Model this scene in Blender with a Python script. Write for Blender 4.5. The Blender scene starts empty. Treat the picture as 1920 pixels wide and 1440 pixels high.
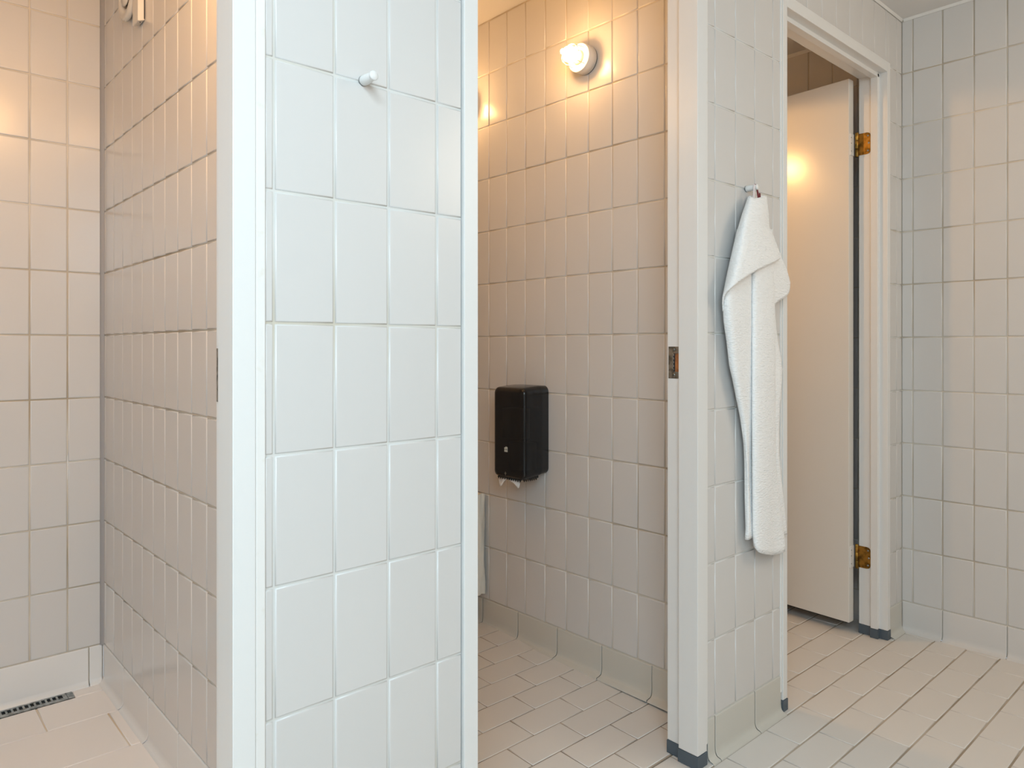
import bpy, math, random
from mathutils import Vector
random.seed(7)
PI = math.pi
sc = bpy.context.scene
C = sc.collection

# ------------------------------------------------------------------ camera
YAW = .7352
cam_d = bpy.data.cameras.new('camera')
cam_d.sensor_width = 36.0
cam_d.lens = 1361.06 / 1920 * 36
cam_d.shift_y = -(720 - 651.87) / 1920
cam_d.clip_start = .02
cam = bpy.data.objects.new('camera', cam_d)
cam.location = (0, -1.0691, 1.0881)
cam.rotation_euler = (PI / 2, 0, -YAW)
C.objects.link(cam)
sc.camera = cam

# ------------------------------------------------------------------ view / world / lights
sc.view_settings.view_transform = 'Standard'
sc.view_settings.look = 'None'
sc.view_settings.gamma = 1
sc.view_settings.use_curve_mapping = False
sc.view_settings.exposure = 0.0
w = bpy.data.worlds.new('world')
sc.world = w
w.use_nodes = True
w.node_tree.nodes['Background'].inputs[0].default_value = (.72, .84, 1, 1)
w.node_tree.nodes['Background'].inputs[1].default_value = 1.0

WIN = (-1.05, 0.10, 1.50, 2.26)          # window opening in the wall behind the camera
YBACK = -2.05


def area(name, loc, rot, sx, sy, power, col):
    l = bpy.data.lights.new(name, 'AREA')
    l.shape = 'RECTANGLE'
    l.size, l.size_y = sx, sy
    l.energy = power
    l.color = col
    o = bpy.data.objects.new(name, l)
    o.location = loc
    o.rotation_euler = rot
    C.objects.link(o)
    return o


def point(name, loc, power, col, r=.035):
    l = bpy.data.lights.new(name, 'POINT')
    l.energy = power
    l.color = col
    l.shadow_soft_size = r
    o = bpy.data.objects.new(name, l)
    o.location = loc
    C.objects.link(o)
    return o


COOL = (.70, .89, 1.0)
WARM = (1.0, .53, .18)
area('window_daylight', ((WIN[0] + WIN[1]) / 2, YBACK + .03, (WIN[2] + WIN[3]) / 2), (PI / 2, 0, 0),
     WIN[1] - WIN[0] - .06, WIN[3] - WIN[2] - .06, 30, COOL)
area('corridor_ceiling_panel_light', (-.45, -1.25, 2.33), (0, 0, 0), .7, .5, 24.5, COOL)
point('corridor_lamp_light', (2.38, -1.7, 2.0), 16.5, (1, .83, .63), .28)
point('shower_lamp_light', (.41, .33, 2.10), 12.5, WARM)
point('toilet_fill_light', (.86, .70, 2.05), 5.5, WARM, .10)  # added warm fill that evens out the toilet wall, no real lamp behind it
sp = bpy.data.lights.new('inner_room_lamp_light', 'SPOT')
sp.energy, sp.color, sp.shadow_soft_size = 18, WARM, .035
sp.spot_size, sp.spot_blend = math.radians(160), .06
spo = bpy.data.objects.new('inner_room_lamp_light', sp)       # wall lamp with a shade that only throws light sideways and down
spo.location = (2.02, .87, 2.03)
spo.rotation_euler = (math.radians(16), 0, math.radians(-90))
C.objects.link(spo)
BULB = 84.0

# ------------------------------------------------------------------ materials


def mat(name, col, rough=.5, metal=0.0, spec=.5, bump=None, var=None, coat=0.0):
    m = bpy.data.materials.new(name)
    m.use_nodes = True
    nt = m.node_tree
    b = nt.nodes['Principled BSDF']
    b.inputs['Base Color'].default_value = (*col, 1)
    b.inputs['Roughness'].default_value = rough
    b.inputs['Metallic'].default_value = metal
    b.inputs['Specular IOR Level'].default_value = spec
    b.inputs['Coat Weight'].default_value = coat
    tc = nt.nodes.new('ShaderNodeTexCoord')
    if var:                               # (scale, second colour, low, high): wear / dirt of its own shape
        n = nt.nodes.new('ShaderNodeTexNoise')
        n.inputs['Scale'].default_value = var[0]
        n.inputs['Detail'].default_value = 4
        nt.links.new(tc.outputs['Object'], n.inputs['Vector'])
        r = nt.nodes.new('ShaderNodeMapRange')
        r.inputs['From Min'].default_value = var[2]
        r.inputs['From Max'].default_value = var[3]
        nt.links.new(n.outputs['Fac'], r.inputs['Value'])
        mx = nt.nodes.new('ShaderNodeMix')
        mx.data_type = 'RGBA'
        mx.inputs[6].default_value = (*col, 1)
        mx.inputs[7].default_value = (*var[1], 1)
        nt.links.new(r.outputs[0], mx.inputs[0])
        nt.links.new(mx.outputs[2], b.inputs['Base Color'])
    if bump:                              # (scale, strength, distance)
        n = nt.nodes.new('ShaderNodeTexNoise')
        n.inputs['Scale'].default_value = bump[0]
        n.inputs['Detail'].default_value = 3
        nt.links.new(tc.outputs['Object'], n.inputs['Vector'])
        bp = nt.nodes.new('ShaderNodeBump')
        bp.inputs['Strength'].default_value = bump[1]
        bp.inputs['Distance'].default_value = bump[2]
        nt.links.new(n.outputs['Fac'], bp.inputs['Height'])
        nt.links.new(bp.outputs[0], b.inputs['Normal'])
    return m


def tile_mat(name, a, b_, rough, bump=None):
    """glazed tile: each tile gets its own slight shade between colours a and b_"""
    m = mat(name, a, rough, bump=bump)
    nt = m.node_tree
    b = nt.nodes['Principled BSDF']
    g = nt.nodes.new('ShaderNodeNewGeometry')
    mx = nt.nodes.new('ShaderNodeMix')
    mx.data_type = 'RGBA'
    mx.inputs[6].default_value = (*a, 1)
    mx.inputs[7].default_value = (*b_, 1)
    nt.links.new(g.outputs['Random Per Island'], mx.inputs[0])
    nt.links.new(mx.outputs[2], b.inputs['Base Color'])
    return m


def emit(name, col, s):
    m = bpy.data.materials.new(name)
    m.use_nodes = True
    b = m.node_tree.nodes['Principled BSDF']
    b.inputs['Base Color'].default_value = (.9, .9, .88, 1)
    b.inputs['Emission Color'].default_value = (*col, 1)
    b.inputs['Emission Strength'].default_value = s
    return m


M = {}
M['tile'] = tile_mat('wall_tile_glaze', (.675, .653, .632), (.688, .666, .645), .22, (7, .02, .004))
M['skirt'] = tile_mat('skirting_tile_glaze', (.60, .575, .515), (.615, .59, .53), .24)
M['pale'] = tile_mat('pale_tile_glaze', (.78, .765, .745), (.79, .775, .755), .24)
M['grout'] = mat('wall_grout', (.70, .69, .66), .9, var=(2.3, (.58, .52, .41), .50, .75))
M['grout_old'] = mat('stained_grout', (.68, .62, .53), .9, var=(2.6, (.44, .36, .26), .44, .68))
M['floor_tile'] = tile_mat('floor_tile_matt', (.70, .665, .625), (.715, .68, .64), .5, (60, .05, .002))
M['shower_tile'] = tile_mat('shower_floor_tile', (.885, .835, .795), (.895, .845, .805), .45)
M['floor_grout'] = mat('floor_grout', (.49, .42, .34), .95, var=(5, (.33, .27, .20), .42, .62))
M['toilet_grout'] = mat('toilet_floor_grout', (.46, .38, .30), .95, var=(6, (.22, .17, .13), .45, .62))
M['shower_grout'] = mat('shower_floor_grout', (.74, .66, .55), .9, var=(3, (.70, .50, .28), .48, .66))
M['plaster'] = mat('ceiling_paint', (.78, .76, .74), .85)
M['caulk'] = mat('white_caulk', (.82, .80, .77), .7, var=(25, (.74, .70, .62), .62, .75))
M['paint'] = mat('white_gloss_paint', (.80, .79, .77), .32, bump=(14, .03, .003))
M['leaf'] = mat('door_leaf_paint', (.78, .75, .70), .20)
M['foot'] = mat('grey_blue_plastic', (.085, .11, .135), .5)
M['steel'] = mat('worn_steel', (.45, .47, .47), .35, 1.0, var=(60, (.22, .24, .24), .45, .6))
M['brass'] = mat('aged_brass', (.52, .29, .065), .38, 1.0, var=(45, (.20, .12, .03), .42, .6))
M['wood'] = mat('raw_wood', (.42, .16, .05), .7, var=(40, (.18, .07, .03), .4, .6))
M['dark'] = mat('dark_void', (.02, .02, .022), .7)
M['black'] = mat('black_plastic', (.008, .009, .011), .22, coat=.3)
M['white_plastic'] = mat('white_plastic', (.80, .79, .77), .35)
M['old_plastic'] = mat('aged_white_plastic', (.74, .70, .64), .4)
M['paper'] = mat('tissue_paper', (.80, .78, .75), .95, bump=(180, .3, .002))
M['sack'] = mat('off_white_sack', (.82, .78, .69), .7, bump=(22, .5, .01))
M['silicone'] = mat('grey_silicone', (.36, .35, .35), .5)
M['red'] = mat('dark_red_ribbon', (.16, .012, .02), .7)
M['ribbon'] = mat('pale_ribbon', (.78, .72, .74), .7)
M['badge'] = mat('pale_badge', (.62, .63, .56), .4)
M['ink'] = mat('badge_ink', (.05, .06, .06), .5)
M['wire'] = mat('guard_wire', (.62, .55, .42), .35, .7)
M['bulb'] = emit('lit_bulb', (1, .56, .22), BULB)
M['glass'] = mat('window_glass', (.9, .95, 1), .02)
M['glass'].node_tree.nodes['Principled BSDF'].inputs['Transmission Weight'].default_value = 1


def towel_mat():
    m = mat('white_terry', (.96, .96, .955), .95)
    nt = m.node_tree
    b = nt.nodes['Principled BSDF']
    b.inputs['Sheen Weight'].default_value = .25
    tc = nt.nodes.new('ShaderNodeTexCoord')
    mp = nt.nodes.new('ShaderNodeMapping')
    mp.inputs['Scale'].default_value = (90, 90, 260)
    nt.links.new(tc.outputs['Object'], mp.inputs[0])
    n = nt.nodes.new('ShaderNodeTexNoise')
    n.inputs['Scale'].default_value = 1.0
    n.inputs['Detail'].default_value = 2
    nt.links.new(mp.outputs[0], n.inputs['Vector'])
    bp = nt.nodes.new('ShaderNodeBump')
    bp.inputs['Strength'].default_value = .85
    bp.inputs['Distance'].default_value = .004
    nt.links.new(n.outputs['Fac'], bp.inputs['Height'])
    nt.links.new(bp.outputs[0], b.inputs['Normal'])
    return m


M['terry'] = towel_mat()


def smoked():
    m = bpy.data.materials.new('smoked_black_plastic')
    m.use_nodes = True
    nt = m.node_tree
    b = nt.nodes['Principled BSDF']
    b.inputs['Base Color'].default_value = (.006, .007, .009, 1)
    b.inputs['Roughness'].default_value = .16
    t = nt.nodes.new('ShaderNodeBsdfTransparent')
    t.inputs[0].default_value = (.55, .52, .50, 1)
    mx = nt.nodes.new('ShaderNodeMixShader')
    mx.inputs[0].default_value = .065
    nt.links.new(b.outputs[0], mx.inputs[1])
    nt.links.new(t.outputs[0], mx.inputs[2])
    nt.links.new(mx.outputs[0], nt.nodes['Material Output'].inputs[0])
    return m


M['smoked'] = smoked()

# ------------------------------------------------------------------ mesh helpers


class MB:
    """collects shapes and links them as ONE mesh object"""

    def __init__(s):
        s.v, s.f, s.m, s.s = [], [], [], []

    def add(s, vs, fs, mi=0, smooth=False):
        o = len(s.v)
        s.v += [tuple(p) for p in vs]
        for f in fs:
            s.f.append(tuple(o + i for i in f))
            s.m.append(mi)
            s.s.append(smooth)

    def box(s, lo, hi, mi=0):
        x0, y0, z0 = lo
        x1, y1, z1 = hi
        s.add([(x0, y0, z0), (x1, y0, z0), (x1, y1, z0), (x0, y1, z0), (x0, y0, z1), (x1, y0, z1), (x1, y1, z1), (x0, y1, z1)],
              [(0, 3, 2, 1), (4, 5, 6, 7), (0, 1, 5, 4), (1, 2, 6, 5), (2, 3, 7, 6), (3, 0, 4, 7)], mi)

    def prism(s, poly, z0, z1, mi=0, axis='z'):
        """poly extruded along an axis; poly is (x,y) for z, (y,z) for x, (x,z) for y"""
        n = len(poly)

        def P(a, b, t):
            return {'z': (a, b, t), 'x': (t, a, b), 'y': (a, t, b)}[axis]
        vs = [P(a, b, z0) for a, b in poly] + [P(a, b, z1) for a, b in poly]
        fs = [tuple(range(n))[::-1], tuple(range(n, 2 * n))]
        fs += [(i, (i + 1) % n, n + (i + 1) % n, n + i) for i in range(n)]
        s.add(vs, fs, mi)

    def grid(s, rows, mi=0, smooth=True, closed=False):
        nr, nc = len(rows), len(rows[0])
        vs = [p for r in rows for p in r]
        fs = []
        for i in range(nr - 1):
            for j in range(nc if closed else nc - 1):
                k = (j + 1) % nc
                fs.append((i * nc + j, i * nc + k, (i + 1) * nc + k, (i + 1) * nc + j))
        s.add(vs, fs, mi, smooth)

    def lathe(s, prof, org, ax, seg=40, mi=0, smooth=True):
        """prof: (radius, distance along ax) list"""
        ax = Vector(ax).normalized()
        t = Vector((0, 0, 1)) if abs(ax.z) < .9 else Vector((1, 0, 0))
        u = ax.cross(t).normalized()
        v = ax.cross(u)
        org = Vector(org)
        rows = [[org + ax * d + (u * math.cos(2 * PI * k / seg) + v * math.sin(2 * PI * k / seg)) * max(r, 1e-5) for k in range(seg)] for r, d in prof]
        s.grid(rows, mi, smooth, True)

    def tube(s, pts, r, seg=10, mi=0, close=False):
        pts = [Vector(p) for p in pts]
        n = len(pts)
        rows = []
        for i, p in enumerate(pts):
            if close:
                d = pts[(i + 1) % n] - pts[i - 1]
            else:
                d = pts[min(i + 1, n - 1)] - pts[max(i - 1, 0)]
            d.normalize()
            t = Vector((0, 0, 1)) if abs(d.z) < .9 else Vector((1, 0, 0))
            u = d.cross(t).normalized()
            v = d.cross(u)
            rows.append([p + (u * math.cos(2 * PI * k / seg) + v * math.sin(2 * PI * k / seg)) * r for k in range(seg)])
        if close:
            rows.append(rows[0])
        s.grid(rows, mi, True, True)

    def build(s, name, mats, parent=None, kind=None, bevel=0, solid=0, subsurf=0, recalc=True, autosmooth=None):
        me = bpy.data.meshes.new(name)
        me.from_pydata(s.v, [], s.f)
        for m in (mats if isinstance(mats, (list, tuple)) else [mats]):
            me.materials.append(m)
        me.polygons.foreach_set('material_index', s.m)
        me.polygons.foreach_set('use_smooth', s.s)
        me.update()
        if recalc:
            import bmesh
            bm = bmesh.new()
            bm.from_mesh(me)
            bmesh.ops.recalc_face_normals(bm, faces=bm.faces)
            bm.to_mesh(me)
            bm.free()
        o = bpy.data.objects.new(name, me)
        C.objects.link(o)
        if parent:
            o.parent = parent
        if kind:
            o['kind'] = kind
        if solid:
            md = o.modifiers.new('thickness', 'SOLIDIFY')
            md.thickness = solid
            md.offset = 0
        if subsurf:
            md = o.modifiers.new('smooth', 'SUBSURF')
            md.levels = md.render_levels = subsurf
        if bevel:
            md = o.modifiers.new('bevel', 'BEVEL')
            md.width = bevel
            md.segments = 3
            md.limit_method = 'ANGLE'
            md.angle_limit = math.radians(35)
        return o


def thing(name, loc=(0, 0, 0), label=None, cat=None, group=None, kind=None):
    o = bpy.data.objects.new(name, None)
    o.empty_display_size = .05
    o.location = loc
    C.objects.link(o)
    tag(o, label, cat, group, kind)
    return o


def tag(o, label=None, cat=None, group=None, kind=None):
    for k, v in (('label', label), ('category', cat), ('group', group), ('kind', kind)):
        if v:
            o[k] = v
    return o


RINGS = ((0, -.0030), (.0005, -.0012), (.0015, -.0002), (.0026, 0), (.0032, 0))


def tiles(mb, O, U, V, N, ul, vl, rects, gu=.0036, gv=.0038, mi=1, skip=None, shift=None, pale=None, rings=RINGS, thick=.02, base=True):
    """separate rounded tiles laid on a grout bed; rects are (u0,u1,v0,v1) areas that carry tiles"""
    O, U, V, N = map(Vector, (O, U, V, N))
    flip = U.cross(V).dot(N) < 0

    def P(u, v, n=0):
        return O + U * u + V * v + N * n
    if base:
        for (a, b, c, d) in rects:
            n0, n1 = -.0026, -thick
            vs = [P(a, c, n0), P(b, c, n0), P(b, d, n0), P(a, d, n0), P(a, c, n1), P(b, c, n1), P(b, d, n1), P(a, d, n1)]
            fs = [(0, 1, 2, 3), (7, 6, 5, 4), (0, 4, 5, 1), (1, 5, 6, 2), (2, 6, 7, 3), (3, 7, 4, 0)]
            if flip:
                fs = [f[::-1] for f in fs]
            mb.add(vs, fs, 0)
    for j in range(len(vl) - 1):
        sh = shift[j % len(shift)] if shift else 0
        for i in range(len(ul) - 1):
            for (a, b, c, d) in rects:
                u0, u1 = max(ul[i] + sh + gu / 2, a + .0006), min(ul[i + 1] + sh - gu / 2, b - .0006)
                v0, v1 = max(vl[j] + gv / 2, c + .0006), min(vl[j + 1] - gv / 2, d - .0006)
                if u1 - u0 < .0085 or v1 - v0 < .0085:
                    continue
                vs = []
                for ins, h in rings:
                    vs += [P(u0 + ins, v0 + ins, h), P(u1 - ins, v0 + ins, h), P(u1 - ins, v1 - ins, h), P(u0 + ins, v1 - ins, h)]
                fs = []
                for k in range(len(rings) - 1):
                    for e in range(4):
                        fs.append((4 * k + e, 4 * k + (e + 1) % 4, 4 * k + 4 + (e + 1) % 4, 4 * k + 4 + e))
                q = 4 * (len(rings) - 1)
                fs.append((q, q + 1, q + 2, q + 3))
                if flip:
                    fs = [f[::-1] for f in fs]
                m_ = mi
                if pale and pale(.5 * (u0 + u1), .5 * (v0 + v1)):
                    m_ = mi + 1
                mb.add(vs, fs, m_, True)


def lines(a, p, lo, hi):
    k0 = math.floor((lo - a) / p)
    k1 = math.ceil((hi - a) / p)
    return [a + p * k for k in range(k0, k1 + 1)]


def cove(mb, O, U, N, joints, h, z0=0.0, gap=.0028, out=.020, mi=0):
    """skirting tiles with a cove foot, split at the joints"""
    O, U, N = map(Vector, (O, U, N))
    prof = [(-.012, h), (-.001, h), (.0008, h - .0015), (.0014, h - .004), (.0014, z0 + out + .006), (.0022, z0 + .016), (.0050, z0 + .0085), (.0100, z0 + .004), (out, z0 + .0012), (out + .0012, z0 - .004)]
    flip = U.cross(Vector((0, 0, 1))).dot(N) < 0
    for a, b in zip(joints[:-1], joints[1:]):
        rows = []
        for u in (a + gap / 2, a + gap / 2 + .0012, a + gap / 2 + .0030, b - gap / 2 - .0030, b - gap / 2 - .0012, b - gap / 2):
            edge = u in (a + gap / 2, b - gap / 2)
            rows.append([O + U * u + N * (n - (.0012 if edge else 0)) + Vector((0, 0, z)) for n, z in prof])
        fl = rows if not flip else rows[::-1]
        mb.grid([r[::-1] for r in fl], mi, True)


# ------------------------------------------------------------------ layout constants (metres)
W, P = .1023, .203
CEIL = 2.352
XR, XT, XS, YB = 2.995, 1.8103, .606, 1.61        # corridor/inner room right wall, toilet wall, shower side wall, shower back wall
ZF, ZR, ZT, ZB, ZS = .1112, .1125, .1154, .1128, .1142
DOOR_TOP = 2.150

# ---- front wall with the three doorways
fr = MB()
vF = lines(ZF, P, ZF, CEIL)
O, U, V, N = (0, 0, 0), (1, 0, 0), (0, 0, 1), (0, -1, 0)
tiles(fr, O, U, V, N, lines(.4758, W, .3, 1), vF, [(.461, .840, 0, CEIL)], thick=.095)
tiles(fr, O, U, V, N, lines(.4758, W, -1.6, 1.8), vF, [(-.40, .461, DOOR_TOP, CEIL), (.840, 1.651, DOOR_TOP, CEIL)], thick=.095)
tiles(fr, O, U, V, N, lines(.4758, W, -1.6, 0), vF, [(-1.6, -.40, 0, CEIL)], thick=.095)
tiles(fr, O, U, V, N, lines(1.6939, W, 1.5, 2.2), vF, [(1.656, 2.051, 0, CEIL)], thick=.095)
tiles(fr, O, U, V, N, lines(2.2151, .1043, 2.0, 3.1), vF, [(2.051, 2.868, DOOR_TOP - .002, CEIL), (2.868, XR, 0, CEIL)], thick=.095)
fr.build('wall_front', [M['grout'], M['tile']], kind='structure', recalc=False)

bb = MB()
cove(bb, O, U, N, [.461, .4758 + W, .4758 + 3 * W, .840], ZF - .0016)
cove(bb, O, U, N, [1.658, 1.6939, 1.6939 + 2 * W, 2.050], ZF - .0016)
cove(bb, O, U, N, [2.871, XR - .001], ZF - .0016)
bb.build('baseboard_front', M['skirt'], kind='structure', recalc=False)

# ---- right wall: runs from the corridor into the inner room
rw = MB()
O, U, V, N = (XR, 0, 0), (0, -1, 0), (0, 0, 1), (-1, 0, 0)
vR = lines(ZR, P, ZR, CEIL)
tiles(rw, O, U, V, N, lines(.0391, W, -2, 2.4), vR, [(-1.75, -.095, 0, CEIL), (0, 2.3, 0, CEIL)], thick=.1)
rw.box((XR + .002, 0, 0), (XR + .1, .095, CEIL), 0)
rw.build('wall_right', [M['grout_old'], M['tile']], kind='structure', recalc=False)
bb = MB()
cove(bb, O, U, N, [.001, .0391 + W] + [.0391 + (3 + 2 * k) * W for k in range(11)], ZR - .0016)
cove(bb, O, U, N, [-1.75 + .2 * k for k in range(9)], ZR - .0016)
bb.build('baseboard_right', M['tile'], kind='structure', recalc=False)

# ---- toilet cubicle
tw = MB()
O, U, V, N = (XT, 0, 0), (0, -1, 0), (0, 0, 1), (-1, 0, 0)
vT = lines(ZT, P, ZT, CEIL)
tiles(tw, O, U, V, N, lines(-1.0644, W, -1.9, 0), vT, [(-1.9, -.095, 0, CEIL)], thick=.045)
tw.build('wall_toilet_right', [M['grout_old'], M['tile']], kind='structure', recalc=False)
bb = MB()
cove(bb, O, U, N, [-1.9, -1.708, -1.506, -1.304, -1.102, -.900, -.698, -.495, -.2935, -.096], ZT - .0016, z0=.014, out=.026)
bb.build('baseboard_toilet', M['skirt'], kind='structure', recalc=False)
x = MB()
tiles(x, (0, 1.9, 0), (1, 0, 0), (0, 0, 1), (0, -1, 0), lines(.7, W, .7, XT), vT, [(.72, XT, 0, CEIL)], thick=.08)
x.build('wall_toilet_back', [M['grout'], M['tile']], kind='structure', recalc=False)
x = MB()
tiles(x, (.72, 0, 0), (0, 1, 0), (0, 0, 1), (1, 0, 0), lines(.1, W, .095, 1.9), vT, [(.095, 1.9, 0, CEIL)], thick=.05)
x.build('wall_toilet_left', [M['grout'], M['tile']], kind='structure', recalc=False)

# ---- shower cubicle
ss = MB()
O, U, V, N = (XS, 0, 0), (0, -1, 0), (0, 0, 1), (-1, 0, 0)
vS = lines(ZS, P, ZS, CEIL)
tiles(ss, O, U, V, N, lines(-1.2746, W, -YB, 0), vS, [(-YB, -.095, -.02, CEIL)], thick=.05,
      pale=lambda u, v: u < -1.47 and ZS < v < ZS + P)
ss.build('wall_shower_right', [M['grout_old'], M['tile'], M['pale']], kind='structure', recalc=False)
sb = MB()
O2, U2, N2 = (0, YB, 0), (1, 0, 0), (0, -1, 0)
vB = lines(ZB, P, ZB, CEIL)
tiles(sb, O2, U2, V, N2, lines(.4013, W, -.5, XS), vB, [(-.5, XS, -.02, CEIL)], gu=.0042, gv=.0040, thick=.08)
sb.prism([(.5034, 0.6641), (.5052, 0.6841), (.5056, 0.7196), (.5046, 0.7496), (.5028, 0.7396), (.5022, 0.6791)], YB - .0010, YB + .002, 2, axis='y')   # filler smeared in one joint
sb.build('wall_shower_back', [M['grout_old'], M['tile'], M['caulk']], kind='structure', recalc=False)
x = MB()
tiles(x, (-.5, 0, 0), (0, 1, 0), (0, 0, 1), (1, 0, 0), lines(.1, W, .095, YB), vB, [(.095, YB, -.02, CEIL)], thick=.08)
x.build('wall_shower_left', [M['grout'], M['tile']], kind='structure', recalc=False)
bb = MB()
cove(bb, O, U, N, [-1.606, -1.365, -1.112, -.859, -.60, -.35, -.096], ZS - .0016, z0=-.012, out=.016)
cove(bb, O2, U2, N2, [-.495, -.19, .062, .312 - .25 + .252, .564, XS - .002], ZB - .0016, z0=-.012, out=.012)
bb.build('baseboard_shower', M['pale'], kind='structure', recalc=False)
x = MB()
x.prism([(XS + .001, YB + .001), (XS - .011, YB + .001), (XS - .0075, YB - .0055), (XS + .001, YB - .010)], .112, CEIL)
x.build('trim_1', M['silicone'], kind='structure')

# ---- inner room behind the right-hand door
x = MB()
tiles(x, (1.92, 0, 0), (0, 1, 0), (0, 0, 1), (1, 0, 0), lines(.1, W, .095, 1.9), vR, [(.095, 1.75, 0, CEIL)], thick=.055)
x.build('wall_inner_room_left', [M['grout'], M['tile']], kind='structure', recalc=False)
x = MB()
tiles(x, (0, 1.75, 0), (1, 0, 0), (0, 0, 1), (0, -1, 0), lines(1.95, W, 1.92, XR), vR, [(1.92, XR, 0, CEIL)], thick=.08)
x.build('wall_inner_room_back', [M['grout'], M['tile']], kind='structure', recalc=False)

# ---- corridor ends behind the camera (window with daylight)
x = MB()
x.box((-1.6, YBACK - .12, 0), (WIN[0], YBACK, CEIL))
x.box((WIN[1], YBACK - .12, 0), (XR + .1, YBACK, CEIL))
x.box((WIN[0], YBACK - .12, 0), (WIN[1], YBACK, WIN[2]))
x.box((WIN[0], YBACK - .12, WIN[3]), (WIN[1], YBACK, CEIL))
x.build('wall_back', M['tile'], kind='structure')
x = MB()
x.box((-1.7, YBACK - .12, 0), (-1.6, .095, CEIL))
x.build('wall_left', M['tile'], kind='structure')
win = thing('window_1', ((WIN[0] + WIN[1]) / 2, YBACK - .06, WIN[2]), kind='structure')
x = MB()
cx, hw, hh = 0, (WIN[1] - WIN[0]) / 2, WIN[3] - WIN[2]
for a, b, c, d in ((-hw, -hw + .05, 0, hh), (hw - .05, hw, 0, hh), (-hw, hw, 0, .05), (-hw, hw, hh - .05, hh), (-.02, .02, 0, hh)):
    x.box((a, -.03, c), (b, .03, d))
x.build('window_frame', M['paint'], win)
x = MB()
x.box((-hw + .01, -.004, .01), (hw - .01, .004, hh - .01))
x.build('window_pane', M['glass'], win)

# ---- ceiling and its white edge bead
x = MB()
x.box((-1.7, YBACK - .12, CEIL), (XR + .1, 2.0, CEIL + .1))
x.build('ceiling', M['plaster'], kind='structure')
x = MB()
x.prism([(-.007, CEIL), (0, CEIL), (0, CEIL - .007)], -.40, XR, axis='x')
x.build('trim_2', M['caulk'], kind='structure')
x = MB()
x.prism([(XR - .007, CEIL), (XR, CEIL), (XR, CEIL - .009)], YBACK, -.007, axis='y')
x.build('trim_3', M['caulk'], kind='structure')
x = MB()
x.prism([(XR - .009, CEIL), (XR, CEIL), (XR, CEIL - .012)], .095, 1.75, axis='y')
x.build('trim_4', M['caulk'], kind='structure')

# ---- floors
FR = ((0, -.0022), (.0007, -.0006), (.0018, 0), (.0026, 0))
fl = MB()
# corridor and inner room share one running bond laid along the front wall
yl = [-.020 + .1035 * k for k in range(-23, 19)]
sh = [0 if k % 2 == 0 else .1037 for k in range(-23, 19)]
fxs = lines(2.025, .2075, -1.9, 3.3)
tiles(fl, (0, 0, 0), (1, 0, 0), (0, 1, 0), (0, 0, 1), fxs, yl,
      [(-1.6, XR, YBACK, .0835), (1.92, XR, .0835, 1.75)], gu=.0030, gv=.0052, shift=sh, rings=FR, thick=.08)
fl.build('floor', [M['floor_grout'], M['floor_tile']], kind='structure', recalc=False)
ft = MB()
sl = math.atan(.0215)
Vt = (0, math.cos(sl), math.sin(sl))
yl = [.088 + .1013 * k for k in range(-1, 19)]
sh = [.1022 if k % 2 == 0 else 0 for k in range(-1, 19)]
sh = [0.1022 * ((k + 1) % 2) for k in range(-1, 19)]
tiles(ft, (0, 0, -.0010), (1, 0, 0), Vt, (0, 0, 1), lines(1.4045 - 5 * .2045, .2045, .5, 2.1), yl,
      [(.72, XT, .086, 1.9)], gu=.0036, gv=.0036, shift=sh, rings=FR, thick=.08)
ft.build('floor_toilet', [M['toilet_grout'], M['floor_tile']], kind='structure', recalc=False)
fs = MB()
ZD = -.012
yl = [.155, .398, .641, .884, 1.1275, 1.3690, 1.545]
sh = [0 if k % 2 else .156 for k in range(6)]
tiles(fs, (0, 0, ZD), (1, 0, 0), (0, 1, 0), (0, 0, 1), lines(.408 - 3 * .31, .31, -.6, 1.0), yl,
      [(-.5, XS - .002, .01, 1.545)], gu=.0040, gv=.0024, shift=sh, rings=FR, thick=.07)
tiles(fs, (0, 0, ZD), (1, 0, 0), (0, 1, 0), (0, 0, 1), [.5135, .70], [1.545, 1.62], [(.5135, XS, 1.545, 1.61)], gu=.002, gv=.0016, rings=FR, thick=.07)
fs.box((-.5, 1.545, ZD - .07), (.5135, 1.61, ZD - .02))
fs.box((-.5, 1.6075, ZD - .03), (.5135, 1.61, ZD - .0014))
fs.build('floor_shower', [M['shower_grout'], M['shower_tile']], kind='structure', recalc=False)

# ------------------------------------------------------------------ doors


def jamb_poly(x, dirn, front=-.006, near=.053, depth=.098, face=.040, stop=.014, pre=0):
    """plan outline of one jamb; x is the opening edge of the front face, dirn +1 when the jamb lies to the right"""
    d = dirn
    pts = [(x + face * d, front), (x + pre * d, front)]
    if pre:
        pts = [(x + face * d, front), (x, front), (x, .024), (x - stop * d, .024), (x - stop * d, .050), (x, .050)]
    else:
        pts += [(x, near), (x + stop * d, near), (x + stop * d, depth)]
    if pre:
        pts += [(x, depth)]
    pts += [(x + face * d, depth)]
    return pts if d < 0 else pts[::-1]


def grow(poly, e):
    cx = sum(p[0] for p in poly) / len(poly)
    cy = sum(p[1] for p in poly) / len(poly)
    out = []
    n = len(poly)
    for i in range(n):
        (ax, ay), (bx, by), (cx_, cy_) = poly[i - 1], poly[i], poly[(i + 1) % n]
        d1 = Vector((bx - ax, by - ay)).normalized()
        d2 = Vector((cx_ - bx, cy_ - by)).normalized()
        n1 = Vector((d1.y, -d1.x))
        n2 = Vector((d2.y, -d2.x))
        m_ = n1 + n2
        m_ = m_ / max(m_.dot(n1), .3)
        out.append((bx + m_.x * e, by + m_.y * e))
    return out


def ccw(poly):
    a = sum(poly[i - 1][0] * poly[i][1] - poly[i][0] * poly[i - 1][1] for i in range(len(poly)))
    return poly if a > 0 else poly[::-1]


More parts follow.
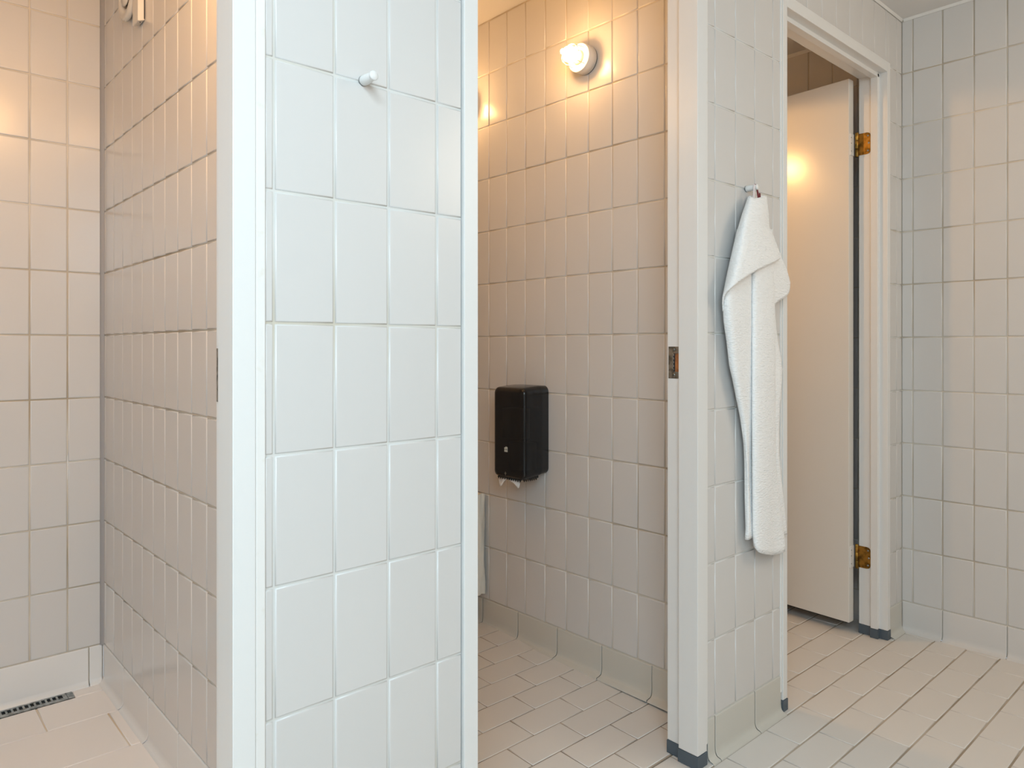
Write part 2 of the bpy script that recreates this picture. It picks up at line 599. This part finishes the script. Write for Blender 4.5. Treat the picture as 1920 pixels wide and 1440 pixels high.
def frame(root, xl, xr, head=2.113, pre=0, fl_=.036, frr=.042, foot_z=.036):
    for x_, d, face in ((xl, -1, fl_), (xr, 1, frr)):
        poly = ccw(jamb_poly(x_, d, face=face, pre=pre))
        m = MB()
        m.prism(poly, foot_z, DOOR_TOP)
        m.build('jamb', M['paint'], root, bevel=.0014)
        m = MB()
        m.prism(grow(poly, .0015), .001, foot_z - .001)
        ft_ = m.build('jamb_foot', M['foot'], root, bevel=.001)
        ft_['label'] = 'dark grey plastic shoe under the jamb'
    h0 = DOOR_TOP
    if pre:
        pr = [(-.006, h0), (-.006, head), (.024, head), (.024, head - .014), (.050, head - .014), (.050, head), (.098, head), (.098, h0)]
    else:
        pr = [(-.006, h0), (-.006, head), (.053, head), (.053, head + .014), (.098, head + .014), (.098, h0)]
    m = MB()
    m.prism(pr, xl - .0003, xr + .0003, axis='x')
    m.build('head', M['paint'], root, bevel=.0014)


def strike(root, x, z0, z1, y0=.0605, y1=.0935):
    """steel strike plate let into the rebate, face towards -x"""
    s = thing('strike_plate', (0, 0, 0))
    s.parent = root
    m = MB()
    t = .0016
    ya, yb_ = y0 + .0185, y0 + .0010
    za, zb = z0 + .018, z1 - .018
    for a, b, c, d in ((y0, y1, z0, za), (y0, y1, zb, z1), (ya, y1, za, zb)):
        m.box((x - t, a, c), (x + .0002, b, d))
    for k in range(5):                                   # toothed adjusting edge
        zz = za + (zb - za) * (k + .3) / 5
        m.box((x - t, ya - .0026, zz), (x, ya + .001, zz + (zb - za) * .11))
    m.build('plate', M['steel'], s, bevel=.0005)
    m = MB()
    m.box((x - .0005, y0 + .0115, za - .001), (x + .0002, ya + .001, zb + .001), 0)
    m.build('latch_slot', M['dark'], s)
    m = MB()
    m.box((x - .0006, yb_, za - .001), (x + .0002, y0 + .0120, zb + .001), 0)
    m.build('wood_recess', M['wood'], s)
    for zz in (z0 + .010, z1 - .008):
        m = MB()
        m.lathe([(0, .0026), (.003, .0024), (.0045, .0014), (.0046, 0)], (x - .0002, (y0 + y1) / 2, zz), (-1, 0, 0), 16)
        m.box((x - .0031, (y0 + y1) / 2 - .0028, zz - .0005), (x - .002, (y0 + y1) / 2 + .0028, zz + .0005))
        m.build('screw', M['steel'], s)


d1 = thing('door_1', (0, 0, 0), kind='structure')
frame(d1, -.352, .4098, fl_=.036, frr=.0345)
strike(d1, .4238, 1.003, 1.087)
m = MB()
m.box((.4447, -.0042, .02), (.4608, .01, DOOR_TOP))
m.build('caulk_strip', M['caulk'], d1, bevel=.0025)
d2 = thing('door_2', (0, 0, 0), kind='structure')
frame(d2, .875, 1.6045, fl_=.033, frr=.0415)
strike(d2, 1.6185, 1.006, 1.091)
m = MB()
m.box((1.6462, -.0035, .05), (1.6555, .01, DOOR_TOP))
m.build('caulk_strip', M['caulk'], d2, bevel=.002)
d3 = thing('door_3', (0, 0, 0), kind='structure')
frame(d3, 2.0775, 2.841, pre=1, fl_=.026, frr=.026)
m = MB()
m.box((2.0440, -.0030, .06), (2.0512, .01, DOOR_TOP))
m.build('caulk_strip', M['caulk'], d3, bevel=.002)

# open leaf of the right-hand door, swung a little past square into the inner room
leaf = thing('door_leaf', (2.8, .118, .042))
leaf.parent = d3
leaf.rotation_euler = (0, 0, -math.radians(3.0))
m = MB()
m.box((0, 0, 0), (.036, .70, 2.069))
lf = m.build('leaf_panel', M['leaf'], leaf, bevel=.002)
m = MB()
m.box((.002, .01, -.003), (.034, .69, 0))
m.build('bottom_seal', M['dark'], leaf)


def hinge(zc):
    h = thing('hinge', (2.841, .098, zc))
    h.parent = d3
    # frame leaf with rounded outer corners on the rebate, seen face-on
    m = MB()
    pts = [(0, -.041), (-.030, -.041), (-.037, -.039), (-.042, -.034), (-.043, -.028), (-.043, .028), (-.042, .034), (-.037, .039), (-.030, .041), (0, .041)]
    m.prism(pts, -.0022, .0002, axis='x')
    m.build('frame_plate', M['brass'], h, bevel=.0006)
    for a, b in ((-.034, .028), (-.037, 0), (-.034, -.028)):
        m = MB()
        m.lathe([(0, .0012), (.003, .0010), (.0038, 0)], (-.0022, a, b), (-1, 0, 0), 14)
        m.build('screw', M['steel'], h)
    m = MB()
    for a, b in ((-.046, -.0165), (-.0155, .0155), (.0165, .046)):
        m.lathe([(0, a), (.0056, a), (.0062, a + .001), (.0062, b - .001), (.0056, b), (0, b)], (-.005, .0055, 0), (0, 0, 1), 20)
    m.build('knuckle', M['brass'], h)
    # painted leaf on the door edge
    m = MB()
    m.box((-.0385, .0150, -.041), (-.007, .0199, .041))
    m.build('painted_plate', M['white_plastic'], h, bevel=.001)
    for b in (-.026, .004, .026):
        m = MB()
        m.lathe([(0, .0004), (.0021, .0002), (.0021, 0)], (-.031, .0149, b), (0, -1, 0), 10)
        m.build('screw_hole', M['dark'], h)


hinge(1.862)
hinge(.292)

# ------------------------------------------------------------------ pegs


def peg(x, z, label):
    p = thing('coat_peg', (x, 0, z), label, 'coat peg', 'white round pegs on the tiled walls')
    m = MB()
    m.lathe([(0, .0002), (.0088, .0002), (.0088, .0018)], (0, 0, 0), (0, -1, 0), 28)
    m.build('washer', M['steel'], p)
    m = MB()
    m.lathe([(.0082, .0012), (.0086, .002), (.0086, .010), (.0078, .022), (.0064, .029), (.0060, .031)], (0, 0, 0), (0, -1, 0), 32)
    m.build('stem', M['white_plastic'], p)
    m = MB()
    m.lathe([(.0060, .0305), (.0072, .0312), (.0079, .0325), (.0079, .0352), (.0070, .0362), (0, .0364)], (0, 0, 0), (0, -1, 0), 32)
    m.build('knob', M['white_plastic'], p)
    return p


peg(.6305, 1.5345, 'white empty coat peg on the bright white tiled pier between doorways')
peg(1.852, 1.533, 'white coat peg holding up the towel on the beige tiled wall')

# ------------------------------------------------------------------ towel
F_, HY, CD, CH = 1361.06, 651.87, 1.0691, 1.0881


def on(px, py, y=0.0):
    """point of the plane at depth y behind a measured spot of the photograph"""
    a, b = (px - 960) / F_, (HY - py) / F_
    rx = math.sin(YAW) + math.cos(YAW) * a
    ry = math.cos(YAW) - math.sin(YAW) * a
    t = (y + CD) / ry
    return (rx * t, y, CH + b * t)


def pl(tab, v):
    if v <= tab[0][0]:
        return tab[0][1]
    for (a, b), (c, d) in zip(tab[:-1], tab[1:]):
        if v <= c:
            return b + (d - b) * (v - a) / (c - a)
    return tab[-1][1]


tow = thing('hand_towel', (1.88, -.02, 1.51), 'white terry towel hanging by its loop from a wall peg', 'towel')
inv_loc = Vector(tow.location)


def sheet(mb, cols, nr, ns):
    """cols: list of (x-table by py, top py, bottom py, depth-table by py); rows are spread between top and bottom"""
    rows = []
    for i in range(nr + 1):
        t = i / nr
        raw = []
        for xt, top, bot, dt in cols:
            py = top + (bot - top) * t
            raw.append(Vector(on(pl(xt, py), py, -pl(dt, py))) - inv_loc)
        # Catmull-Rom across the columns
        row = []
        n = len(raw)
        for j in range(n - 1):
            p0, p1, p2, p3 = raw[max(j - 1, 0)], raw[j], raw[j + 1], raw[min(j + 2, n - 1)]
            for k in range(ns):
                s_ = k / ns
                row.append(.5 * ((2 * p1) + (p2 - p0) * s_ + (2 * p0 - 5 * p1 + 4 * p2 - p3) * s_ ** 2 + (3 * p1 - p0 - 3 * p2 + p3) * s_ ** 3))
        row.append(raw[-1])
        rows.append(row)
    mb.grid(rows, 0, True)


m = MB()
Lb = [(430, 1383), (470, 1374), (520, 1363), (560, 1356), (600, 1357), (640, 1363), (685, 1368), (705, 1373), (740, 1380), (780, 1388), (830, 1395), (860, 1396.5), (930, 1397), (990, 1399), (1013, 1397.5)]
Sb = [(430, 1410), (513, 1411), (780, 1412), (1013, 1413)]
# left panel: left edge, belly, seam
sheet(m, [
    (Lb, 430, 1012, [(430, .020), (600, .022), (800, .018), (1012, .017)]),
    ([(430, 1388), (560, 1366), (700, 1379), (800, 1397), (870, 1401), (1013, 1402)], 430, 1012, [(430, .036), (600, .040), (800, .028), (1012, .024)]),
    ([(430, 1400), (560, 1390), (700, 1397), (780, 1402), (850, 1400), (1013, 1406)], 430, 1010, [(430, .040), (600, .040), (800, .028), (1012, .026)]),
    ([(430, 1410), (560, 1408), (700, 1409), (780, 1409), (830, 1406), (870, 1404), (1013, 1410)], 430, 1008, [(430, .034), (600, .034), (800, .026), (900, .022), (1012, .024)]),
    ([(430, 1414), (560, 1413), (780, 1413), (850, 1412), (1013, 1416)], 430, 1006, [(430, .018), (700, .018), (900, .020), (1012, .022)]),
    ([(430, 1425), (1013, 1426)], 430, 1004, [(430, .012), (900, .016), (1012, .018)]),
], 60, 4)
# centre panel folded over: seam, face, right fold, then the slim layer behind it
sheet(m, [
    ([(430, 1426), (1040, 1428)], 430, 1004, [(430, .014), (1040, .012)]),
    ([(430, 1413), (780, 1413.5), (1040, 1414.5)], 430, 1016, [(430, .022), (1040, .020)]),
    ([(430, 1410), (513, 1411), (780, 1411.5), (850, 1412), (1000, 1413), (1030, 1416)], 430, 1026, [(430, .036), (700, .038), (1040, .032)]),
    ([(430, 1417), (700, 1419), (1040, 1424)], 430, 1036, [(430, .046), (700, .046), (1040, .040)]),
    ([(430, 1430), (700, 1434), (1040, 1441)], 430, 1040, [(430, .047), (700, .048), (1040, .040)]),
    ([(430, 1444), (600, 1449), (860, 1450), (950, 1450), (1040, 1452)], 430, 1040, [(430, .043), (700, .042), (1000, .036), (1040, .034)]),
    ([(430, 1447), (600, 1452.5), (700, 1452.5), (860, 1453), (900, 1456), (950, 1462), (1000, 1468), (1028, 1470)], 430, 1034, [(430, .034), (700, .032), (1000, .034), (1040, .036)]),
    ([(430, 1446), (600, 1450), (900, 1452), (950, 1460), (1000, 1465), (1034, 1468)], 430, 1022, [(430, .022), (700, .020), (1034, .022)]),
    ([(430, 1440), (1040, 1446)], 430, 1012, [(430, .016), (1040, .016)]),
], 60, 5)
# slim rear layer that shows along the right side
sheet(m, [
    ([(560, 1438), (1003, 1448)], 560, 1002, [(560, .010), (1003, .010)]),
    ([(560, 1449), (700, 1450), (1003, 1456)], 560, 1003, [(560, .016), (1003, .014)]),
    ([(560, 1451), (620, 1453), (660, 1457), (700, 1461), (800, 1457), (860, 1457), (890, 1460), (940, 1465), (1003, 1470)], 560, 1003, [(560, .018), (1003, .016)]),
    ([(560, 1450), (620, 1455), (660, 1461), (690, 1466), (720, 1465), (760, 1461), (800, 1460), (850, 1460), (880, 1462), (940, 1469), (1003, 1475)], 560, 1003, [(560, .015), (1003, .015)]),
], 40, 4)
# folded-over cape at the top: left shoulder, belly, ridge, right shoulder
sheet(m, [
    ([(366, 1405), (400, 1393), (430, 1384), (470, 1374), (520, 1363), (560, 1355.5), (575, 1356)], 370, 584, [(366, .014), (400, .018), (560, .022)]),
    ([(366, 1405), (400, 1394), (430, 1386), (470, 1377), (520, 1366), (552, 1357)], 369, 556, [(366, .020), (400, .034), (552, .036)]),
    ([(366, 1409), (420, 1396), (470, 1389), (536, 1374)], 370, 537, [(366, .034), (400, .050), (536, .060)]),
    ([(366, 1417), (420, 1410), (470, 1406), (515, 1402)], 372, 517, [(366, .038), (400, .055), (515, .064)]),
    ([(366, 1426), (420, 1425), (470, 1426), (502, 1426)], 370, 503, [(366, .036), (400, .055), (500, .062)]),
    ([(366, 1434), (420, 1436), (450, 1443), (486, 1450)], 368, 492, [(366, .030), (400, .046), (486, .054)]),
    ([(366, 1436), (400, 1440), (425, 1441), (450, 1449), (484, 1461)], 368, 486, [(366, .022), (400, .034), (486, .044)]),
    ([(366, 1433), (400, 1438), (425, 1440), (450, 1447), (484, 1459)], 370, 484, [(366, .014), (400, .020), (486, .026)]),
], 34, 5)
# right wing that drops below the cape
sheet(m, [
    ([(425, 1438), (450, 1442), (484, 1447), (530, 1448), (575, 1449)], 425, 578, [(425, .030), (500, .034), (575, .030)]),
    ([(425, 1440), (450, 1447), (484, 1455), (510, 1460), (540, 1460), (565, 1456)], 427, 567, [(425, .030), (500, .030), (575, .028)]),
    ([(425, 1441.5), (450, 1451), (484, 1463.5), (510, 1473.5), (540, 1472)], 430, 557, [(425, .028), (500, .024), (560, .026)]),
    ([(425, 1442), (450, 1452), (484, 1464), (505, 1474), (525, 1479.5), (545, 1479)], 432, 547, [(425, .022), (500, .018), (545, .020)]),
    ([(425, 1440), (450, 1450), (484, 1462), (510, 1472), (528, 1480.5)], 434, 532, [(425, .014), (500, .012), (545, .014)]),
], 24, 4)
# gathered neck behind the cape
sheet(m, [
    ([(366, 1406), (440, 1390)], 367, 440, [(366, .012), (440, .014)]),
    ([(366, 1420), (440, 1412)], 367, 440, [(366, .008), (440, .008)]),
    ([(366, 1434), (440, 1436)], 367, 440, [(366, .012), (440, .014)]),
], 10, 4)
cl = m.build('cloth', M['terry'], tow, solid=.0042, recalc=False)
# hanging loop: pale band in front, dark red band behind
m = MB()


def ribbon(mb, pts, wdt, t=.0012):
    rows = []
    for (px, py, y) in pts:
        c = Vector(on(px, py, y)) - inv_loc
        rows.append([c + Vector((-wdt / 2, 0, 0)), c + Vector((wdt / 2, 0, 0)), c + Vector((wdt / 2, t, 0)), c + Vector((-wdt / 2, t, 0))])
    mb.grid(rows, 0, False, True)


ribbon(m, [(1414.2, 372, -.034), (1414.0, 362, -.034), (1414.6, 352, -.034), (1415.0, 346.4, -.031), (1415.2, 345.6, -.027), (1415.4, 346, -.022)], .0075)
lp = m.build('hanging_loop', M['ribbon'], tow)
lp['label'] = 'pale front strand of the hanging loop'
m = MB()
ribbon(m, [(1422.5, 372, -.030), (1421.2, 362, -.0300), (1419.3, 352, -.0285), (1418.0, 346.2, -.027), (1417, 345.2, -.025), (1416, 346, -.0225)], .0085)
ribbon(m, [(1425.5, 372, -.026), (1424.8, 362, -.0265)], .007)
lp = m.build('hanging_loop', M['red'], tow)
lp['label'] = 'dark red rear strand of the hanging loop'

# ------------------------------------------------------------------ caged wall lamps in the toilet


def wall_lamp(y, z, label):
    L = thing('wall_lamp', (XT, y, z), label, 'wall lamp', 'caged bulb lamps on the toilet wall')
    A = (-1, 0, 0)
    m = MB()
    m.lathe([(0, .0005), (.0462, .0005), (.0462, .0025), (.0455, .003)], (0, 0, 0), A, 48)
    m.build('gasket', M['dark'], L)
    m = MB()
    m.lathe([(.0455, .0028), (.0470, .0036), (.0470, .039), (.0462, .0415), (.0445, .042), (.0235, .042), (.0225, .0405), (0, .0405)], (0, 0, 0), A, 56)
    m.build('base', M['white_plastic'], L)
    m = MB()
    m.lathe([(.0225, .040), (.0225, .050), (.0190, .052), (.0185, .058)], (0, 0, 0), A, 36)
    m.build('socket', M['old_plastic'], L)
    m = MB()
    pr = [(.0150, .057), (.0210, .0605)]
    for k in range(13):
        a = -PI / 3 + (PI / 2 + PI / 3) * k / 12
        if a < 1.15:
            pr.append((.0255 * math.cos(a), .084 + .0255 * math.sin(a)))
    pr += [(.0088, .1085), (.0088, .1170), (.0068, .1205), (0, .1215)]
    m.lathe(pr, (0, 0, 0), A, 36)
    m.build('bulb', M['bulb'], L)
    m = MB()
    rr = .0345
    ring = [(-.080, rr * math.cos(2 * PI * k / 40), rr * math.sin(2 * PI * k / 40)) for k in range(40)]
    m.tube(ring, .0013, 8, close=True)
    for k in range(4):
        a = PI / 4 + k * PI / 2
        c, s_ = math.cos(a), math.sin(a)
        path = [(-.041, .037 * c, .037 * s_), (-.080, rr * c, rr * s_), (-.098, .030 * c, .030 * s_), (-.109, .020 * c, .020 * s_), (-.1125, .0095 * c, .0095 * s_)]
        m.tube(path, .0013, 8)
    m.build('wire_guard', M['wire'], L)
    return L


wall_lamp(.560, 2.045, 'lit caged wall lamp high on the tiled wall above the black dispenser')
wall_lamp(1.185, 2.045, 'wall lamp almost hidden by the white pier, its round shadow on the tiles')

# ------------------------------------------------------------------ toilet paper dispenser
disp = thing('paper_dispenser', (XT, .821, .632), 'black smoked plastic toilet paper dispenser on the tiled wall', 'dispenser')


def rrect(y0, y1, z0, z1, r, n=6):
    pts = []
    for cy, cz, a0 in ((y1 - r, z1 - r, 0), (y0 + r, z1 - r, PI / 2), (y0 + r, z0 + r, PI), (y1 - r, z0 + r, 3 * PI / 2)):
        for k in range(n + 1):
            a = a0 + PI / 2 * k / n
            pts.append((cy + r * math.cos(a), cz + r * math.sin(a)))
    return pts


def shell(mb, layers, cap=True):
    """layers: (distance from wall, y0,y1,z0,z1,r)"""
    rows = [[(-d, a, b) for a, b in rrect(y0, y1, z0, z1, r)] for d, y0, y1, z0, z1, r in layers]
    mb.grid(rows, 0, True, True)
    if cap:
        n = len(rows[0])
        mb.add(rows[-1], [tuple(range(n))], 0, False)


hwd = .081
m = MB()
shell(m, [(.0008, -hwd, hwd, .012, .322, .022), (.030, -hwd, hwd, .010, .322, .022), (.034, -hwd + .001, hwd - .001, .010, .321, .022)])
m.build('back_housing', M['black'], disp)
m = MB()
shell(m, [(.033, -hwd - .0005, hwd + .0005, .008, .3225, .022), (.070, -hwd - .0005, hwd + .0005, .0035, .3205, .021), (.104, -hwd, hwd, .001, .317, .020), (.112, -hwd + .002, hwd - .002, .0015, .315, .019),
          (.1175, -hwd + .007, hwd - .007, .004, .310, .016), (.120, -hwd + .015, hwd - .015, .010, .302, .012)])
cov = m.build('cover', M['smoked'], disp)
m = MB()
m.lathe([(0, 0), (.050, 0), (.050, .092), (0, .092)], (-.060, -.012, .030), (0, 0, 1), 40)
m.build('paper_roll', M['paper'], disp)
m = MB()
m.lathe([(0, 0), (.050, 0), (.050, .105), (0, .105)], (-.060, .022, .135), (0, 0, 1), 40)
m.build('paper_roll', M['paper'], disp)
m = MB()
m.box((-.112, -.060, -.001), (-.030, .062, .010))
for k in range(11):
    y = -.056 + k * .0113
    m.prism([(y, -.001), (y + .0078, -.001), (y + .0039, -.0085)], -.112, -.108, axis='x')
for k in range(7):
    x0 = -.104 + k * .0095
    m.prism([(x0, -.001), (x0 + .007, -.001), (x0 + .0035, -.0075)], -.064, -.060, axis='y')
m.build('tear_bar', M['black'], disp)
m = MB()
m.prism([(.002, .091), (.018, .091), (.018, .106), (.013, .106), (.011, .1095), (.002, .108)], -.1212, -.1195, axis='x')
bd = m.build('badge', M['badge'], disp)
bd['label'] = 'small pale brand badge'
cu = bpy.data.curves.new('lettering', 'FONT')
cu.body = 'TORK'
cu.size = .0062
cu.align_x = 'CENTER'
cu.align_y = 'CENTER'
cu.extrude = .0002
to = bpy.data.objects.new('tmp', cu)
C.objects.link(to)
bpy.context.view_layer.update()
tm = bpy.data.meshes.new_from_object(to)
bpy.data.objects.remove(to)
tm.materials.append(M['ink'])
lt = bpy.data.objects.new('lettering', tm)
lt.location = (-.1214, .010, .0995)
lt.rotation_euler = (PI / 2, 0, -PI / 2)
lt.parent = bd
C.objects.link(lt)
m = MB()
m.prism([(.013, .008), (.018, .0155), (.013, .023), (.008, .0155)], -.1205, -.118, axis='x')
kl = m.build('key_lock', M['steel'], disp)
kl['label'] = 'small grey lozenge lock'

pp = thing('toilet_paper', (XT, .840, .632), 'torn white tissue end sticking out under the black dispenser', 'toilet paper')
m = MB()
rows = []
edge = [.018, .030, .040, .036, .020, .012, .010, .013, .015, .017, .026, .036, .030]
for i in range(6):
    t = i / 5
    r = []
    for k in range(13):
        y = .050 - k * .0088
        r.append((-.100 - .006 * t + .004 * math.sin(k * 1.1 + t * 2), y - t * .004 * (1 if k > 6 else -1), .002 - edge[k] * t))
    rows.append(r)
m.grid(rows, 0, True)
m.build('paper_sheet', M['paper'], pp, solid=.0008, recalc=False)

# ------------------------------------------------------------------ sack on the toilet wall, beside the frame edge
m = MB()
rows = []
for i in range(17):
    t = i / 16
    z = .141 + (.526 - .141) * t
    r = []
    for k in range(28):
        a = 2 * PI * k / 28
        ca, sa = math.cos(a), math.sin(a)
        e = 4.0
        rr = 1 / (abs(ca) ** e + abs(sa) ** e) ** (1 / e)
        wob = .0022 * math.sin(5 * a + 7 * t) + .0018 * math.sin(9 * a - 13 * t)
        hx, hy = .028 + wob - .004 * (t - .5), .13 + wob
        r.append((XT - .031 + hx * rr * ca, 1.071 + .13 - .0015 + hy * rr * sa, z + (.004 * math.sin(3 * a) if i in (0, 16) else 0)))
    rows.append(r)
m.grid(rows, 0, True, True)
n = len(rows[0])
m.add(rows[0], [tuple(range(n))], 0, True)
m.add(rows[-1], [tuple(range(n))[::-1]], 0, True)
sk = m.build('waste_sack', M['sack'])
tag(sk, 'off-white waste sack low on the toilet wall, left of and below the black dispenser', 'waste sack')

# ------------------------------------------------------------------ shower: vent valve, small box, channel drain
vent = thing('vent_valve', (XS, 1.275, 2.132), 'round white vent valve high on the shower wall', 'vent')
A = (-1, 0, 0)
m = MB()
m.lathe([(0, .0008), (.062, .0008), (.062, .0040), (.060, .0046)], (0, 0, 0), A, 48)
m.build('mounting_ring', M['dark'], vent)
m = MB()
m.lathe([(.060, .0045), (.074, .0050), (.0795, .0085), (.0800, .0130), (.0780, .0175), (.0720, .0205), (.0600, .0200), (.0500, .0165), (.0465, .0100), (.0460, .0050)], (0, 0, 0), A, 60)
m.build('rim', M['old_plastic'], vent)
m = MB()
m.lathe([(.008, .0045), (.014, .0100), (.0370, .0150), (.0395, .0180), (.0370, .0210), (0, .0225)], (0, 0, 0), A, 44)
m.build('centre_cone', M['old_plastic'], vent)
m = MB()
m.lathe([(0, .0050), (.0465, .0050)], (0, 0, 0), A, 40)
m.build('throat', M['dark'], vent)
box_ = thing('switch_box', (XS, 1.1715, 2.10), 'slim white plastic box beside the round vent on the shower wall', 'box')
m = MB()
m.prism([(-.0008, -.088), (-.0165, -.094), (-.0190, -.091), (-.0190, .085), (-.0165, .09), (-.0008, .09)], -.0265, .0265, axis='y')
m.build('housing', M['old_plastic'], box_, bevel=.003)
m = MB()
m.lathe([(0, .0008), (.0022, .0006), (.0022, 0)], (-.010, -.014, -.0915), (-.36, 0, -.93), 12)
m.build('screw_hole', M['dark'], box_)
m = MB()
m.box((-.0030, -.0272, -.085), (-.0008, -.0263, .085))
m.build('cover_seam', M['dark'], box_)

dr = thing('channel_drain', (.2, 1.577, ZD), 'stainless channel drain with square slots in the shower floor', 'drain')
m = MB()
y0, y1 = -.0295, .0295
xe = .3125
step = .01462
sx = [.276 - step * k for k in range(46)]
zt = .0008
# frame bars, then ladder of slots in the middle
m.box((-.69, y0, -.006), (xe, -.012, zt))
m.box((-.69, .012, -.006), (xe, y1, zt))
m.box((.2835, -.0122, -.006), (xe, .0122, zt))
for k in range(45):
    m.box((sx[k + 1] + .0045, -.0122, -.006), (sx[k] - .0045, .0122, zt - .0004))
m.build('grate', M['steel'], dr)
m = MB()
m.box((.2945, y0 + .002, zt - .0002), (.2957, y1 - .002, zt + .0003))
m.build('end_seam', M['dark'], dr)
m = MB()
m.box((-.69, -.014, -.018), (.29, .014, -.010))
m.build('gutter', M['dark'], dr)
